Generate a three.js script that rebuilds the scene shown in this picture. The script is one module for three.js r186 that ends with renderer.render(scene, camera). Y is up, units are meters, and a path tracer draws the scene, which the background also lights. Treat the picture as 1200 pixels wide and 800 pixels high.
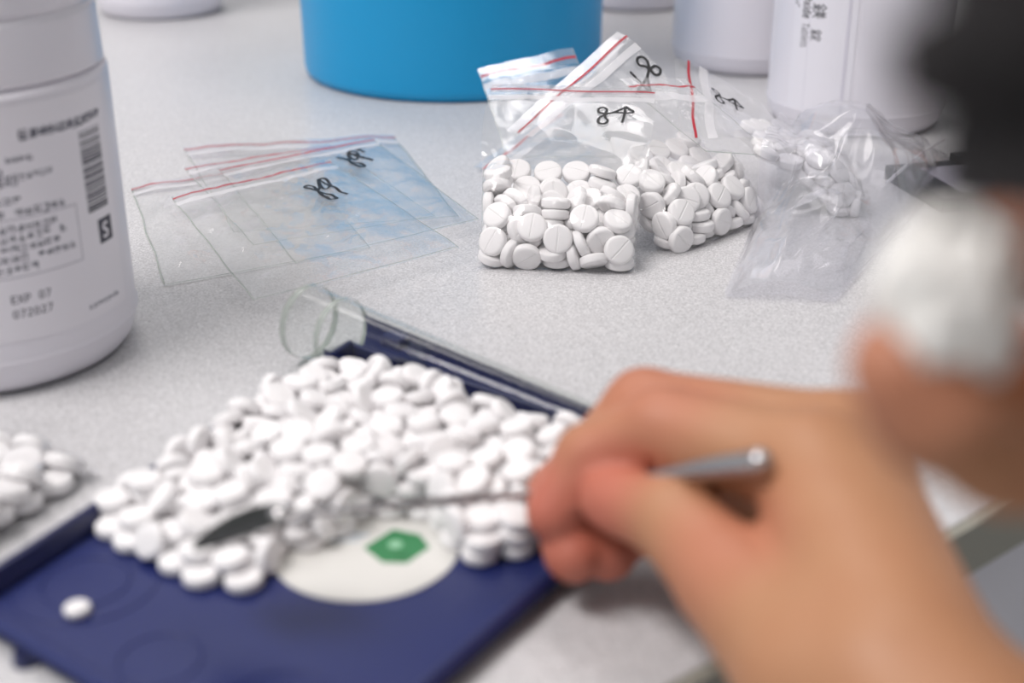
import * as THREE from 'three';
import { RectAreaLightUniformsLib } from 'three/addons/lights/RectAreaLightUniformsLib.js';
import { ImprovedNoise } from 'three/addons/math/ImprovedNoise.js';
import { RoundedBoxGeometry } from 'three/addons/geometries/RoundedBoxGeometry.js';
import { mergeGeometries } from 'three/addons/utils/BufferGeometryUtils.js';

// ---------------------------------------------------------------- camera, light, exposure
// Lengths below are millimetres measured from the point of the table under the lens: x right, y up from the table top, z towards the viewer.
const MM = 0.001, TABLE = 0.74;
const at = (x, y, z) => new THREE.Vector3(x * MM, TABLE + y * MM, z * MM);
const scene = new THREE.Scene();
scene.background = new THREE.Color(0x000000);
const camera = new THREE.PerspectiveCamera(2 * Math.atan(400 / 1590) * 180 / Math.PI, 1.5, 0.01, 30);
camera.position.copy(at(0, 165, 0));
camera.rotation.set(-24 * Math.PI / 180, 0, 0);
camera.focus = 0.474;
camera.userData.fStop = 7.6;
const renderer = new THREE.WebGLRenderer({ antialias: true });
renderer.toneMapping = THREE.LinearToneMapping;
renderer.toneMappingExposure = 0.55;
renderer.shadowMap.enabled = true;
RectAreaLightUniformsLib.init();
const LAMPS = [   // ceiling panels: x, z (metres), width, length, brightness
  [-1.05, 0.15, 0.6, 1.2, 28],
  [-0.35, -1.45, 0.6, 1.2, 8],
  [0.85, -0.35, 0.6, 1.2, 4],
];

// ---------------------------------------------------------------- helpers
function rng(seed) { let s = seed >>> 0; return () => { s = (s + 0x6D2B79F5) >>> 0; let t = s; t = Math.imul(t ^ (t >>> 15), t | 1); t ^= t + Math.imul(t ^ (t >>> 7), t | 61); return ((t ^ (t >>> 14)) >>> 0) / 4294967296; }; }
const noise = new ImprovedNoise();
const N3 = (x, y, z) => noise.noise(x, y, z);
const clamp = (x, a, b) => Math.min(b, Math.max(a, x));
const mix = (a, b, t) => a + (b - a) * t;
const smooth = (a, b, x) => { const t = clamp((x - a) / (b - a), 0, 1); return t * t * (3 - 2 * t); };
const used = {};
function numbered(name) { const n = used[name] = (used[name] ?? -1) + 1; return n ? `${name}_${String(n).padStart(3, '0')}` : name; }
function thing(name, label, category, [x, y, z] = [0, 0, 0], group, turn = 0) {
  const o = new THREE.Group(); o.name = numbered(name); o.position.copy(at(x, y, z)); o.rotation.y = turn;
  o.userData = { label, category }; if (group) o.userData.group = group;
  o.userData.base = undefined; delete o.userData.base; scene.add(o); return o;
}
function shadows(m) { m.castShadow = m.receiveShadow = true; return m; }
function part(name, geometry, material, parent, label) {            // geometry in millimetres, in the axes of its thing
  geometry.scale(MM, MM, MM);
  const m = shadows(new THREE.Mesh(geometry, material)); m.name = name; if (label) m.userData.label = label; parent.add(m); return m;
}
function partAt(name, geometry, material, parent, label) {          // geometry in table millimetres
  const p = parent.position; geometry.translate(-p.x / MM, -(p.y - TABLE) / MM, -p.z / MM);
  return part(name, geometry, material, parent, label);
}
function grid(nu, nv, f, closed) {                                    // f(i/nu, j/nv) -> [x, y, z]
  const p = [], uv = [], ix = [];
  for (let j = 0; j <= nv; j++) for (let i = 0; i <= nu; i++) { const q = f(i / nu, j / nv); p.push(q[0], q[1], q[2]); uv.push(i / nu, j / nv); }
  for (let j = 0; j < nv; j++) for (let i = 0; i < nu; i++) { const a = j * (nu + 1) + i, b = a + 1, c = a + nu + 1, d = c + 1; ix.push(a, b, d, a, d, c); }
  const g = new THREE.BufferGeometry(); g.setAttribute('position', new THREE.Float32BufferAttribute(p, 3)); g.setAttribute('uv', new THREE.Float32BufferAttribute(uv, 2)); g.setIndex(ix); g.computeVertexNormals(); return g;
}
function lathe(points, seg = 72) { const g = new THREE.LatheGeometry(points.map(([r, y]) => new THREE.Vector2(r, y)), seg); return g; }
function canvas(w, h, draw) { const c = document.createElement('canvas'); c.width = w; c.height = h; const x = c.getContext('2d'); draw(x, w, h); const t = new THREE.CanvasTexture(c); t.colorSpace = THREE.SRGBColorSpace; t.anisotropy = 4; return t; }
function dataTexture(n, f, srgb) {
  const d = new Uint8Array(n * n * 4);
  for (let j = 0; j < n; j++) for (let i = 0; i < n; i++) { const c = f(i, j); const k = (j * n + i) * 4; d[k] = c[0]; d[k + 1] = c[1]; d[k + 2] = c[2]; d[k + 3] = 255; }
  const t = new THREE.DataTexture(d, n, n); t.magFilter = THREE.LinearFilter; t.minFilter = THREE.LinearFilter; t.wrapS = t.wrapT = THREE.RepeatWrapping; if (srgb) t.colorSpace = THREE.SRGBColorSpace; t.needsUpdate = true; return t;
}
const std = (o) => new THREE.MeshPhysicalMaterial(o);

// ---------------------------------------------------------------- materials
const speckle = (() => {
  const n = 1024, r = rng(5), a = new Float32Array(n * n);
  for (let i = 0; i < n * n; i++) a[i] = r() - 0.5;
  const at2 = (x, y) => a[((y + n) % n) * n + ((x + n) % n)];
  return dataTexture(n, (i, j) => {
    let s = 0, b = 0;
    for (let y = -1; y <= 1; y++) for (let x = -1; x <= 1; x++) s += at2(i + x, j + y);
    for (let y = -3; y <= 3; y += 2) for (let x = -3; x <= 3; x += 2) b += at2(i + x, j + y);
    const v = 200 + s * 12 + b * 4;
    return [clamp(v + 1, 90, 238), clamp(v, 90, 238), clamp(v + 2, 90, 238)];
  }, true);
})();
const M = {
  table: std({ map: speckle, roughness: 0.34, specularIntensity: 0.9 }),
  edge: std({ color: 0x96948a, roughness: 0.5 }),
  white: std({ color: 0xd6d4dc, roughness: 0.5 }),
  wall: std({ color: 0xd6dce0, roughness: 0.9 }),
  ceiling: std({ color: 0xe8e8e6, roughness: 0.95 }),
  floor: std({ color: 0xb4b2b0, roughness: 0.6 }),
  metal: std({ color: 0x9a9a9c, roughness: 0.3, metalness: 1 }),
  bottle: std({ color: 0xe9e6ee, roughness: 0.32, clearcoat: 0.15, clearcoatRoughness: 0.3 }),
  tub: std({ color: 0x0097d0, roughness: 0.4 }),
  lid: std({ color: 0xe8824a, roughness: 0.4 }),
  tablet: std({ color: 0xf1eff0, roughness: 0.62 }),
  film: std({ color: 0xffffff, transmission: 0.96, thickness: 0, roughness: 0.13, ior: 1.45, specularIntensity: 0.9, side: THREE.DoubleSide }),
  sheet: std({ color: 0xffffff, transmission: 0.97, thickness: 0, roughness: 0.13, ior: 1.42, specularIntensity: 0.8, side: THREE.DoubleSide }),
  haze: std({ color: 0xfbfbfd, transmission: 0.9, thickness: 0, roughness: 0.16, ior: 1.5, side: THREE.DoubleSide }),
  strip: std({ color: 0xf6f5f8, transmission: 0.6, thickness: 0, roughness: 0.4, ior: 1.5, side: THREE.DoubleSide }),
  red: std({ color: 0xb01c30, roughness: 0.5, side: THREE.DoubleSide }),
  ink: std({ color: 0x0c0d14, roughness: 0.5, side: THREE.DoubleSide }),
  tray: std({ color: 0x1a255e, roughness: 0.4 }),
  trayDark: std({ color: 0x1d2350, roughness: 0.3 }),
  acrylic: std({ color: 0xf7f9f8, transmission: 1, thickness: 0, roughness: 0.12, ior: 1.45, specularIntensity: 0.7, side: THREE.DoubleSide }),
  rimGlass: std({ color: 0xc3cac4, transmission: 0.6, thickness: 0, roughness: 0.25, ior: 1.45, side: THREE.DoubleSide }),
  steel: std({ color: 0xb9b7b8, roughness: 0.22, metalness: 1 }),
  blade: std({ color: 0x4a4d4b, roughness: 0.38, metalness: 1 }),
  skin: std({ vertexColors: true, roughness: 0.5, sheen: 0.2, sheenColor: new THREE.Color(0xffb090) }),
  sleeve: std({ color: 0x141012, roughness: 0.9, sheen: 0.3, sheenColor: new THREE.Color(0x40302c) }),
  tissue: std({ color: 0xf6f4f0, roughness: 0.9, side: THREE.DoubleSide }),
  navy: std({ color: 0x23263f, roughness: 0.6 }),
  cardDark: std({ color: 0x33353c, roughness: 0.4 }),
  cardBlack: std({ color: 0x1c191b, roughness: 0.35 }),
  copper: std({ color: 0xa85f42, roughness: 0.45 }),
  brown: std({ color: 0x3a2620, roughness: 0.35 }),
};

// ---------------------------------------------------------------- the room (square with the table, which stands turned to the lens)
const TURN = Math.atan2(0.625, 0.781), E1 = [0.781, -0.625], EN = [0.625, 0.781], E0 = [0.0334, -0.2103];
const place = (lx, lz) => [E0[0] + E1[0] * lx + EN[0] * lz, E0[1] + E1[1] * lx + EN[1] * lz];
function structure(name, [lx, y, lz], [sx, sy, sz], material) {
  const m = shadows(new THREE.Mesh(new THREE.BoxGeometry(sx, sy, sz), material)); const [x, z] = place(lx, lz);
  m.name = name; m.position.set(x, y, z); m.rotation.y = TURN; m.userData = { kind: 'structure' }; scene.add(m); return m;
}
structure('floor', [0.3, -0.05, -0.2], [5.2, 0.1, 4.4], M.floor);
structure('ceiling', [0.3, 2.75, -0.2], [5.2, 0.1, 4.4], M.ceiling);
structure('wall_back', [0.3, 1.35, -2.35], [5.2, 2.7, 0.1], M.wall);
structure('wall_front', [0.3, 1.35, 1.95], [5.2, 2.7, 0.1], M.wall);
structure('wall_left', [-2.25, 1.35, -0.2], [0.1, 2.7, 4.2], M.wall);
structure('wall_right', [2.85, 1.35, -0.2], [0.1, 2.7, 4.2], M.wall);
for (const [x, z, w, l, power] of LAMPS) {
  const t = new THREE.Group(); t.name = numbered('ceiling_light'); t.position.set(x, 2.7, z); t.rotation.y = TURN; scene.add(t);
  t.userData = { label: 'white ceiling light panel above the counting table', category: 'ceiling light', group: 'ceiling panels over the table' };
  const f = shadows(new THREE.Mesh(new THREE.BoxGeometry(w + 0.06, 0.05, l + 0.06), M.white)); f.name = 'frame'; f.position.y = -0.025; t.add(f);
  const d = new THREE.Mesh(new THREE.BoxGeometry(w, 0.004, l), std({ color: 0xffffff, emissive: 0xfffaf8, emissiveIntensity: power * 0.25 })); d.name = 'diffuser'; d.position.y = -0.052; t.add(d);
  const li = new THREE.RectAreaLight(0xfffaf8, power, w, l); li.position.y = -0.056; li.rotation.x = -Math.PI / 2; t.add(li);
}

// ---------------------------------------------------------------- the table
{
  const t = new THREE.Group(); t.name = 'table'; t.position.set(E0[0], 0, E0[1]); t.rotation.y = TURN; scene.add(t);
  t.userData = { label: 'pale grey speckled work table under the tray, bags and bottles', category: 'table' };
  const add = (name, [x, y, z], [sx, sy, sz], material) => { const m = shadows(new THREE.Mesh(new THREE.BoxGeometry(sx, sy, sz), material)); m.name = name; m.position.set(x, y, z); t.add(m); return m; };
  const top = add('tabletop', [0.4, TABLE - 0.0125, -0.651], [1.8, 0.025, 1.298], M.table);
  const p = top.geometry.attributes.position, uv = top.geometry.attributes.uv;
  for (let i = 0; i < p.count; i++) uv.setXY(i, p.getX(i) / 0.115, p.getZ(i) / 0.115);
  add('edge_band', [0.4, TABLE - 0.0072, -0.0005], [1.8, 0.0138, 0.003], M.edge);
  add('apron', [0.4, TABLE - 0.075, -0.008], [1.8, 0.12, 0.016], M.white);
  for (const [x, z] of [[-0.46, -0.05], [1.26, -0.05], [-0.46, -1.26], [1.26, -1.26]]) add('leg', [x, (TABLE - 0.025) / 2, z], [0.05, TABLE - 0.025, 0.05], M.metal);
}

// ---------------------------------------------------------------- bottles and tub
const CJK = (x, s, w, h, strokes, lw) => { x.save(); x.lineWidth = lw; x.lineCap = 'square'; x.strokeStyle = '#15151c'; for (const k of strokes) { x.beginPath(); k.forEach(([a, b], i) => (i ? x.lineTo(a * w, b * h) : x.moveTo(a * w, b * h))); x.stroke(); } x.restore(); };
const METAL = [[[.24, .02], [.02, .28]], [[.24, .02], [.46, .26]], [[.12, .34], [.38, .34]], [[.06, .54], [.44, .54]], [[.25, .34], [.25, .92]], [[.12, .64], [.16, .8]], [[.4, .62], [.34, .8]], [[.02, .94], [.48, .92]]];
const BEAUTY = [[[.62, .02], [.68, .14]], [[.88, .02], [.82, .14]], [[.54, .2], [.98, .2]], [[.58, .34], [.94, .34]], [[.52, .49], [1, .49]], [[.76, .2], [.76, .62]], [[.52, .64], [1, .64]], [[.76, .62], [.54, .96]], [[.76, .66], [1, .96]]];
const FIXED = [[[.76, .02], [.76, .12]], [[.54, .28], [.54, .16], [.98, .16], [.96, .3]], [[.6, .4], [.92, .4]], [[.76, .4], [.76, .84]], [[.76, .6], [.94, .6]], [[.64, .56], [.62, .74], [.52, .94]], [[.6, .78], [.76, .9], [1, .94]]];
function smallPrint(x, x0, x1, y, size, seed, gaps = 0.12) {          // rows of small printed characters too blurred to read
  const r = rng(seed); x.strokeStyle = '#3a3c4c'; x.lineWidth = size * 0.1;
  for (let cx = x0; cx + size <= x1; cx += size * 1.12) {
    if (r() < gaps) continue;
    for (let k = 0; k < 6; k++) { x.beginPath(); const a = r(), b = r(); if (k % 2) { x.moveTo(cx + a * size * 0.9, y); x.lineTo(cx + a * size * 0.9, y + size * (0.5 + b * 0.5)); } else { x.moveTo(cx, y + a * size); x.lineTo(cx + size * 0.9, y + a * size); } x.stroke(); }
  }
}
function shellLabel(R, a0, a1, y0, y1) {                              // a wrapped paper label, angles from the side facing the viewer, to the right
  return grid(48, 4, (u, v) => { const a = mix(a0, a1, u) * Math.PI / 180; return [R * Math.sin(a), mix(y0, y1, v), R * Math.cos(a)]; });
}
const LABEL_L = { a0: -70, a1: 84, y0: 16.5, y1: 80 };
const labelLeft = canvas(1320, 762, (x, w, h) => {
  const X = (a) => (a - LABEL_L.a0) / (LABEL_L.a1 - LABEL_L.a0) * w, Y = (y) => (LABEL_L.y1 - y) / (LABEL_L.y1 - LABEL_L.y0) * h, S = 12;
  x.fillStyle = '#eeebf2'; x.fillRect(0, 0, w, h);
  x.fillStyle = '#23242f';
  smallPrint(x, X(41), X(81), Y(73.4), 30, 3, 0); smallPrint(x, X(41), X(81), Y(73.0), 28, 33, 0);
  smallPrint(x, X(35), X(46), Y(66.8), 20, 4); smallPrint(x, X(8), X(36), Y(63.8), 22, 14); smallPrint(x, X(10), X(40), Y(61), 20, 15); smallPrint(x, X(26), X(52), Y(62.2), 20, 5);
  smallPrint(x, X(5), X(42), Y(56.4), 26, 6); smallPrint(x, X(5), X(57), Y(53), 26, 7, 0.3);
  x.strokeStyle = '#8d8b98'; x.lineWidth = 2.5; x.strokeRect(X(-20), Y(50.4), X(60) - X(-20), Y(34.6) - Y(50.4));
  [48.8, 46.2, 43.4, 40.6, 37.8].forEach((y, i) => smallPrint(x, X(-17), X([54, 57, 54, 58, 42][i]), Y(y), 25, 20 + i, 0.1));
  // date stamp, dotted
  x.fillStyle = '#3a3a48'; x.font = 'bold 37px monospace'; x.fillText('EXP 07', X(29), Y(27.4)); x.fillText('072027', X(29), Y(23.2));
  // barcode with its bars stacked
  const r = rng(9); x.fillStyle = '#1b1e30';
  for (let y = Y(69); y < Y(46.6);) { const b = 2 + Math.floor(r() * 3.6) * 2; x.fillRect(X(66), y, X(79) - X(66), b); y += b + 2 + Math.floor(r() * 2.2) * 2; }
  x.fillStyle = '#23263a'; x.fillRect(X(70.5), Y(43.4), X(79.5) - X(70.5), Y(36.4) - Y(43.4));
  x.fillStyle = '#eeebf2'; x.font = 'bold 76px sans-serif'; x.fillText('S', X(72.6), Y(37.6));
  smallPrint(x, X(60), X(79), Y(20.8), 16, 40, 0);
});
const labelRight = canvas(520, 1320, (x, w, h) => {                  // 10 px per mm, the wording runs downwards
  x.fillStyle = '#eceaf2'; x.fillRect(0, 0, w, h);
  const mm = w / 31;
  x.strokeStyle = '#b9b6c6'; x.lineWidth = 2; x.beginPath(); x.moveTo(9.2 * mm, 0); x.lineTo(9.2 * mm, h); x.stroke();
  x.save(); x.translate(0, h); x.fillStyle = '#15151c';
  const up = (y) => -(y - 11) * mm;                                   // height above the table, in mm
  const write = (text, font, X, yEnd) => { x.save(); x.translate(X * mm, up(yEnd)); x.rotate(Math.PI / 2); x.scale(1, 1.7); x.font = font; x.textAlign = 'right'; x.fillText(text, 0, 0); x.restore(); };
  write('Tablets', `${3.3 * mm}px sans-serif`, 5.2, 38.6);
  write('Magnesium Oxide', `bold ${3.7 * mm}px sans-serif`, 5.1, 51.2);
  write('na\u201d', `${3.0 * mm}px sans-serif`, -0.6, 55.6);
  for (const [kind, y, X, size, lw] of [[BEAUTY, 58.4, 17, 6, 0.46], [FIXED, 47.2, 15.6, 4.8, 0.38], [BEAUTY, 67, 17, 6, 0.42]]) {
    x.save(); x.translate(X * mm, up(y)); x.rotate(Math.PI / 2); x.scale(1, 1.1); CJK(x, 0, size * mm, size * mm, METAL.concat(kind), lw * mm); x.restore();
  }
  x.restore();
});
function bottle(label, x, z, R, turn = 0) {
  const t = thing('medicine_bottle', label, 'bottle', [x, 0, z], undefined, turn);
  part('body', lathe([[0, 0], [R - 7, 0], [R - 4, 0.8], [R - 1.8, 3.2], [R - 0.6, 6.5], [R - 0.1, 9.2], [R + 0.45, 10], [R + 0.5, 10.7], [R, 11.6], [R, 81], [R - 0.3, 82.2], [R - 1.4, 83], [R - 3, 83.4], [0, 83.4]], 96), M.bottle, t);
  part('cap', lathe([[R - 4, 83.4], [R - 1.2, 83.5], [R - 0.9, 84.4], [R - 1.3, 98.5], [R - 2.6, 99.6], [R - 3.2, 100.4], [R - 2.4, 101.4], [R - 2.1, 102.5], [R - 2.3, 121], [R - 4, 124], [R - 7, 125], [0, 125]], 96), M.bottle, t);
  return t;
}
{
  const b = bottle('large white bottle with barcode label standing left of the empty bags', -153, -369, 41);
  part('label', shellLabel(41.16, LABEL_L.a0, LABEL_L.a1, LABEL_L.y0, LABEL_L.y1), std({ map: labelLeft, roughness: 0.36 }), b, 'white paper label with barcode, printed text and date');
  const r = bottle('white bottle lettered Tablets, its wording running downwards, behind the filled bags', 162, -632, 41);
  part('label', shellLabel(41.16, -61, -17.5, 11, 90), std({ map: labelRight, roughness: 0.36 }), r, 'white label with black lettering running downwards');
  part('label_overlap', shellLabel(41.3, -23.4, -21.6, 11, 90), std({ color: 0xd9d6e2, roughness: 0.3 }), r, 'raised seam of the label');
  bottle('white bottle base seen behind the barcode bottle, at the top edge', -231, -909, 41);
  bottle('white bottle base farthest back, between blue tub and white bottles', 82, -938, 41);
  bottle('plain white bottle behind the upright bag corner, left of the lettered bottle', 130, -753, 41);
}
{
  const t = thing('tub', 'bright blue round plastic tub behind the bags of tablets', 'tub', [-32, 0, -737]);
  const R = 80;
  part('body', lathe([[0, 0], [R - 5, 0], [R - 2.4, 0.6], [R - 0.7, 2.4], [R, 5.5], [R + 1.5, 128], [R - 1, 128], [R - 2.5, 4], [0, 3]], 128), M.tub, t);
  part('lid', lathe([[0, 128.5], [R + 2, 128.5], [R + 3.2, 129.6], [R + 3.4, 142], [R + 2, 144], [0, 145]], 128), M.lid, t, 'orange lid');
}

// ---------------------------------------------------------------- tablets: settling discs
const TR = 4.75, TH = 3.6;
function settle({ centres, limit, floor, steps = 150, grip = 0.75, gravity = 0.055, seed = 1, size = 1 }) {
  const n = centres.length, K = 9, r = 1.86 * size, ring = (TR - 1.8) * size, r2 = rng(seed);
  const P = new Float64Array(n * K * 3), Q = new Float64Array(n * K * 3), C = centres.map((c) => [...c]), Nn = [];
  const local = [];
  const put = (i, c, nrm, ref) => {
    let tx = ref[0] - nrm[0] * (ref[0] * nrm[0] + ref[1] * nrm[1] + ref[2] * nrm[2]), ty = ref[1] - nrm[1] * (ref[0] * nrm[0] + ref[1] * nrm[1] + ref[2] * nrm[2]), tz = ref[2] - nrm[2] * (ref[0] * nrm[0] + ref[1] * nrm[1] + ref[2] * nrm[2]);
    let l = Math.hypot(tx, ty, tz) || 1; tx /= l; ty /= l; tz /= l;
    const bx = nrm[1] * tz - nrm[2] * ty, by = nrm[2] * tx - nrm[0] * tz, bz = nrm[0] * ty - nrm[1] * tx;
    for (let k = 0; k < K; k++) {
      const o = (i * K + k) * 3, a = (k - 1) * Math.PI / 4, ca = k ? ring * Math.cos(a) : 0, sa = k ? ring * Math.sin(a) : 0;
      P[o] = c[0] + tx * ca + bx * sa; P[o + 1] = c[1] + ty * ca + by * sa; P[o + 2] = c[2] + tz * ca + bz * sa;
    }
  };
  for (let i = 0; i < n; i++) {
    const v = [r2() - 0.5, r2() - 0.5, r2() - 0.5]; const l = Math.hypot(...v); Nn.push(v.map((q) => q / l)); put(i, C[i], Nn[i], [r2() - 0.5, r2() - 0.5, r2() - 0.5]);
  }
  Q.set(P);
  const cell = 4 * size, H = new Map(), D2 = 4 * r * r;
  for (let s = 0; s < steps; s++) {
    const V = new Float64Array(P.length);
    for (let q = 0; q < P.length; q++) { V[q] = clamp((P[q] - Q[q]) * grip, -1.6, 1.6); }
    Q.set(P);
    for (let q = 0; q < P.length; q += 3) { P[q] += V[q]; P[q + 1] += V[q + 1] - gravity * (s < steps - 20 ? 4 : 1); P[q + 2] += V[q + 2]; }
    for (let it = 0; it < 3; it++) {
      H.clear();
      for (let q = 0, id = 0; q < P.length; q += 3, id++) {
        const key = (Math.floor(P[q] / cell) + 500) * 1048576 + (Math.floor(P[q + 1] / cell) + 500) * 1024 + Math.floor(P[q + 2] / cell) + 500;
        const b = H.get(key); if (b) b.push(id); else H.set(key, [id]);
      }
      for (const [key, list] of H) {
        const kx = Math.floor(key / 1048576), ky = Math.floor(key / 1024) % 1024, kz = key % 1024;
        for (let dx = -1; dx <= 1; dx++) for (let dy = -1; dy <= 1; dy++) for (let dz = -1; dz <= 1; dz++) {
          const k2 = (kx + dx) * 1048576 + (ky + dy) * 1024 + kz + dz; if (k2 < key) continue;
          const other = H.get(k2); if (!other) continue;
          for (const a of list) for (const b of other) {
            if (k2 === key && b <= a) continue; if (((a / K) | 0) === ((b / K) | 0)) continue;
            const x = P[b * 3] - P[a * 3], y = P[b * 3 + 1] - P[a * 3 + 1], z = P[b * 3 + 2] - P[a * 3 + 2], d2 = x * x + y * y + z * z;
            if (d2 >= D2 || d2 < 1e-9) continue;
            const d = Math.sqrt(d2), f = 0.5 * (2 * r - d) / d;
            P[b * 3] += x * f; P[b * 3 + 1] += y * f; P[b * 3 + 2] += z * f; P[a * 3] -= x * f; P[a * 3 + 1] -= y * f; P[a * 3 + 2] -= z * f;
          }
        }
      }
      for (let q = 0; q < P.length; q += 3) { limit(P, q, r, s / steps); if (P[q + 1] < floor + r) { P[q + 1] = floor + r; if (it === 2) { Q[q] = mix(P[q], Q[q], 0.4); Q[q + 2] = mix(P[q + 2], Q[q + 2], 0.4); } } }
      for (let i = 0; i < n; i++) {
        const o = i * K * 3; let cx = 0, cy = 0, cz = 0;
        for (let k = 1; k < K; k++) { cx += P[o + k * 3]; cy += P[o + k * 3 + 1]; cz += P[o + k * 3 + 2]; }
        cx = (cx + P[o]) / K; cy = (cy + P[o + 1]) / K; cz = (cz + P[o + 2]) / K;
        let nx = 0, ny = 0, nz = 0;
        for (let k = 1; k < K; k++) { const a = o + k * 3, b = o + (k % 8 + 1) * 3; const ax = P[a] - cx, ay = P[a + 1] - cy, az = P[a + 2] - cz, bx = P[b] - cx, by = P[b + 1] - cy, bz = P[b + 2] - cz; nx += ay * bz - az * by; ny += az * bx - ax * bz; nz += ax * by - ay * bx; }
        const l = Math.hypot(nx, ny, nz) || 1; Nn[i] = [nx / l, ny / l, nz / l]; C[i] = [cx, cy, cz];
        put(i, C[i], Nn[i], [P[o + 3] - cx, P[o + 4] - cy, P[o + 5] - cz]);
      }
    }
  }
  return C.map((c, i) => ({ c, n: Nn[i], size, p: P.slice(i * K * 3, (i + 1) * K * 3) }));
}
const tabletGeometry = (() => {
  const g = lathe([[0, -TH / 2], [TR - 1.1, -TH / 2 + 0.12], [TR - 0.35, -TH / 2 + 0.5], [TR, -TH / 2 + 0.95], [TR, TH / 2 - 0.95], [TR - 0.35, TH / 2 - 0.5], [TR - 1.1, TH / 2 - 0.12], [0, TH / 2]], 30);
  const p = g.attributes.position, uv = g.attributes.uv;
  for (let i = 0; i < p.count; i++) uv.setXY(i, 0.5 + p.getX(i) / 12, 0.5 + p.getZ(i) / 12);
  g.scale(MM, MM, MM); return g;
})();
{ // a score line across the face, and a little powder grain
  const t = canvas(128, 128, (x) => { x.fillStyle = '#fff'; x.fillRect(0, 0, 128, 128); const r = rng(2); for (let i = 0; i < 900; i++) { const v = 226 + r() * 29 | 0; x.fillStyle = `rgb(${v},${v},${v})`; x.fillRect(r() * 128, r() * 128, 2, 2); } x.strokeStyle = '#707070'; x.lineWidth = 5; x.beginPath(); x.moveTo(64, 20); x.lineTo(64, 108); x.stroke(); });
  t.colorSpace = THREE.NoColorSpace; M.tablet.bumpMap = t; M.tablet.bumpScale = 0.00025;
}
const allTablets = [];     // every tablet, made into objects further down
const tabletRandom = rng(77);
function addTablets(list, label, group) { for (const t of list) allTablets.push({ ...t, label: t.label || label, group: t.label ? undefined : group, spin: tabletRandom() * 6.283 }); }

// ---------------------------------------------------------------- zip bags
function bagFrame(o, vh, incline) {
  const l = Math.hypot(...vh), a = incline * Math.PI / 180, hx = vh[0] / l, hz = vh[1] / l, c = Math.cos(a), s = Math.sin(a);
  const U = [-hz, 0, hx], V = [hx * c, s, hz * c], W = [U[1] * V[2] - U[2] * V[1], U[2] * V[0] - U[0] * V[2], U[0] * V[1] - U[1] * V[0]];
  return { o, U, V, W, to: (u, v, w) => [o[0] + U[0] * u + V[0] * v + W[0] * w, o[1] + U[1] * u + V[1] * v + W[1] * w, o[2] + U[2] * u + V[2] * v + W[2] * w] };
}
function ribbon(surface, line, width, lift, closed) {                // a flat band laid along a line of (u, v) points on a surface
  const c = new THREE.CatmullRomCurve3(line.map(([u, v]) => new THREE.Vector3(u, v, 0)), closed, 'centripetal'), n = Math.max(8, line.length * 6), pts = c.getPoints(n);
  return grid(n, 1, (i, j) => {
    const k = Math.round(i * n), a = pts[Math.max(0, k - 1)], b = pts[Math.min(n, k + 1)], dx = b.x - a.x, dy = b.y - a.y, l = Math.hypot(dx, dy) || 1, s = (j - 0.5) * width;
    return surface(pts[k].x - dy / l * s, pts[k].y + dx / l * s, lift);
  });
}
const EIGHT = [[.26, .66], [.05, .8], [.08, 1], [.3, 1], [.38, .84], [.22, .58], [.14, .4], [.24, .12], [.46, .02], [.56, .2], [.44, .42], [.26, .66]];
const LINK = [[.44, .42], [.3, .62], [.5, .74], [.62, .8]];
const WRITING = {   // strokes in a box one unit high, x to the right, y up
  round: [[[.3, .62], [.12, .78], [.1, 1], [.26, 1.02], [.36, .84], [.34, .6], [.3, .3], [.36, .06], [.54, 0], [.62, .14], [.52, .36], [.34, .58], [.56, .72], [.78, .98], [1.02, 1.12], [1.22, 1.06], [1.2, .84], [1.0, .66], [.76, .58], [.66, .68], [.78, .94], [.98, 1.1]], [[.92, 1.14], [1.04, .7], [1.22, .1]]],
  pointed: [[[.42, .62], [.16, .74], [.14, .96], [.34, 1.04], [.5, .92], [.42, .62], [.16, .3], [.18, .04], [.42, -.02], [.56, .16], [.44, .42], [.46, .58], [.8, .72], [1.1, .96], [1.3, 1.16], [1.46, .98], [1.66, .74], [1.3, .73], [.86, .73]], [[1.3, 1.12], [1.27, .6], [1.18, .02]]],
  scrawl: [[[.1, 1], [.3, .8], [.2, .6], [.5, .7]], [[.3, .8], [.5, .6], [.4, .4], [.75, .4]], [[.5, .6], [.8, .2], [1.2, -.1]]],
  plus: [[[1.42, 1.06], [1.9, 1.2]], [[1.68, 1.36], [1.66, .84]]],
};
function writing(surface, name, parent, kinds, u0, v0, height, angle, width, lift, material = M.ink) {
  const ca = Math.cos(angle), sa = Math.sin(angle), gs = [];
  for (const kind of kinds) for (const st of WRITING[kind]) gs.push(ribbon(surface, st.map(([a, b]) => { const x = a * height * (height > 12 ? 0.4 : 1), y = b * height; return [u0 + x * ca - y * sa, v0 + x * sa + y * ca]; }), width, lift));
  return partAt(name, mergeGeometries(gs), material, parent, 'black marker numerals');
}
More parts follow.
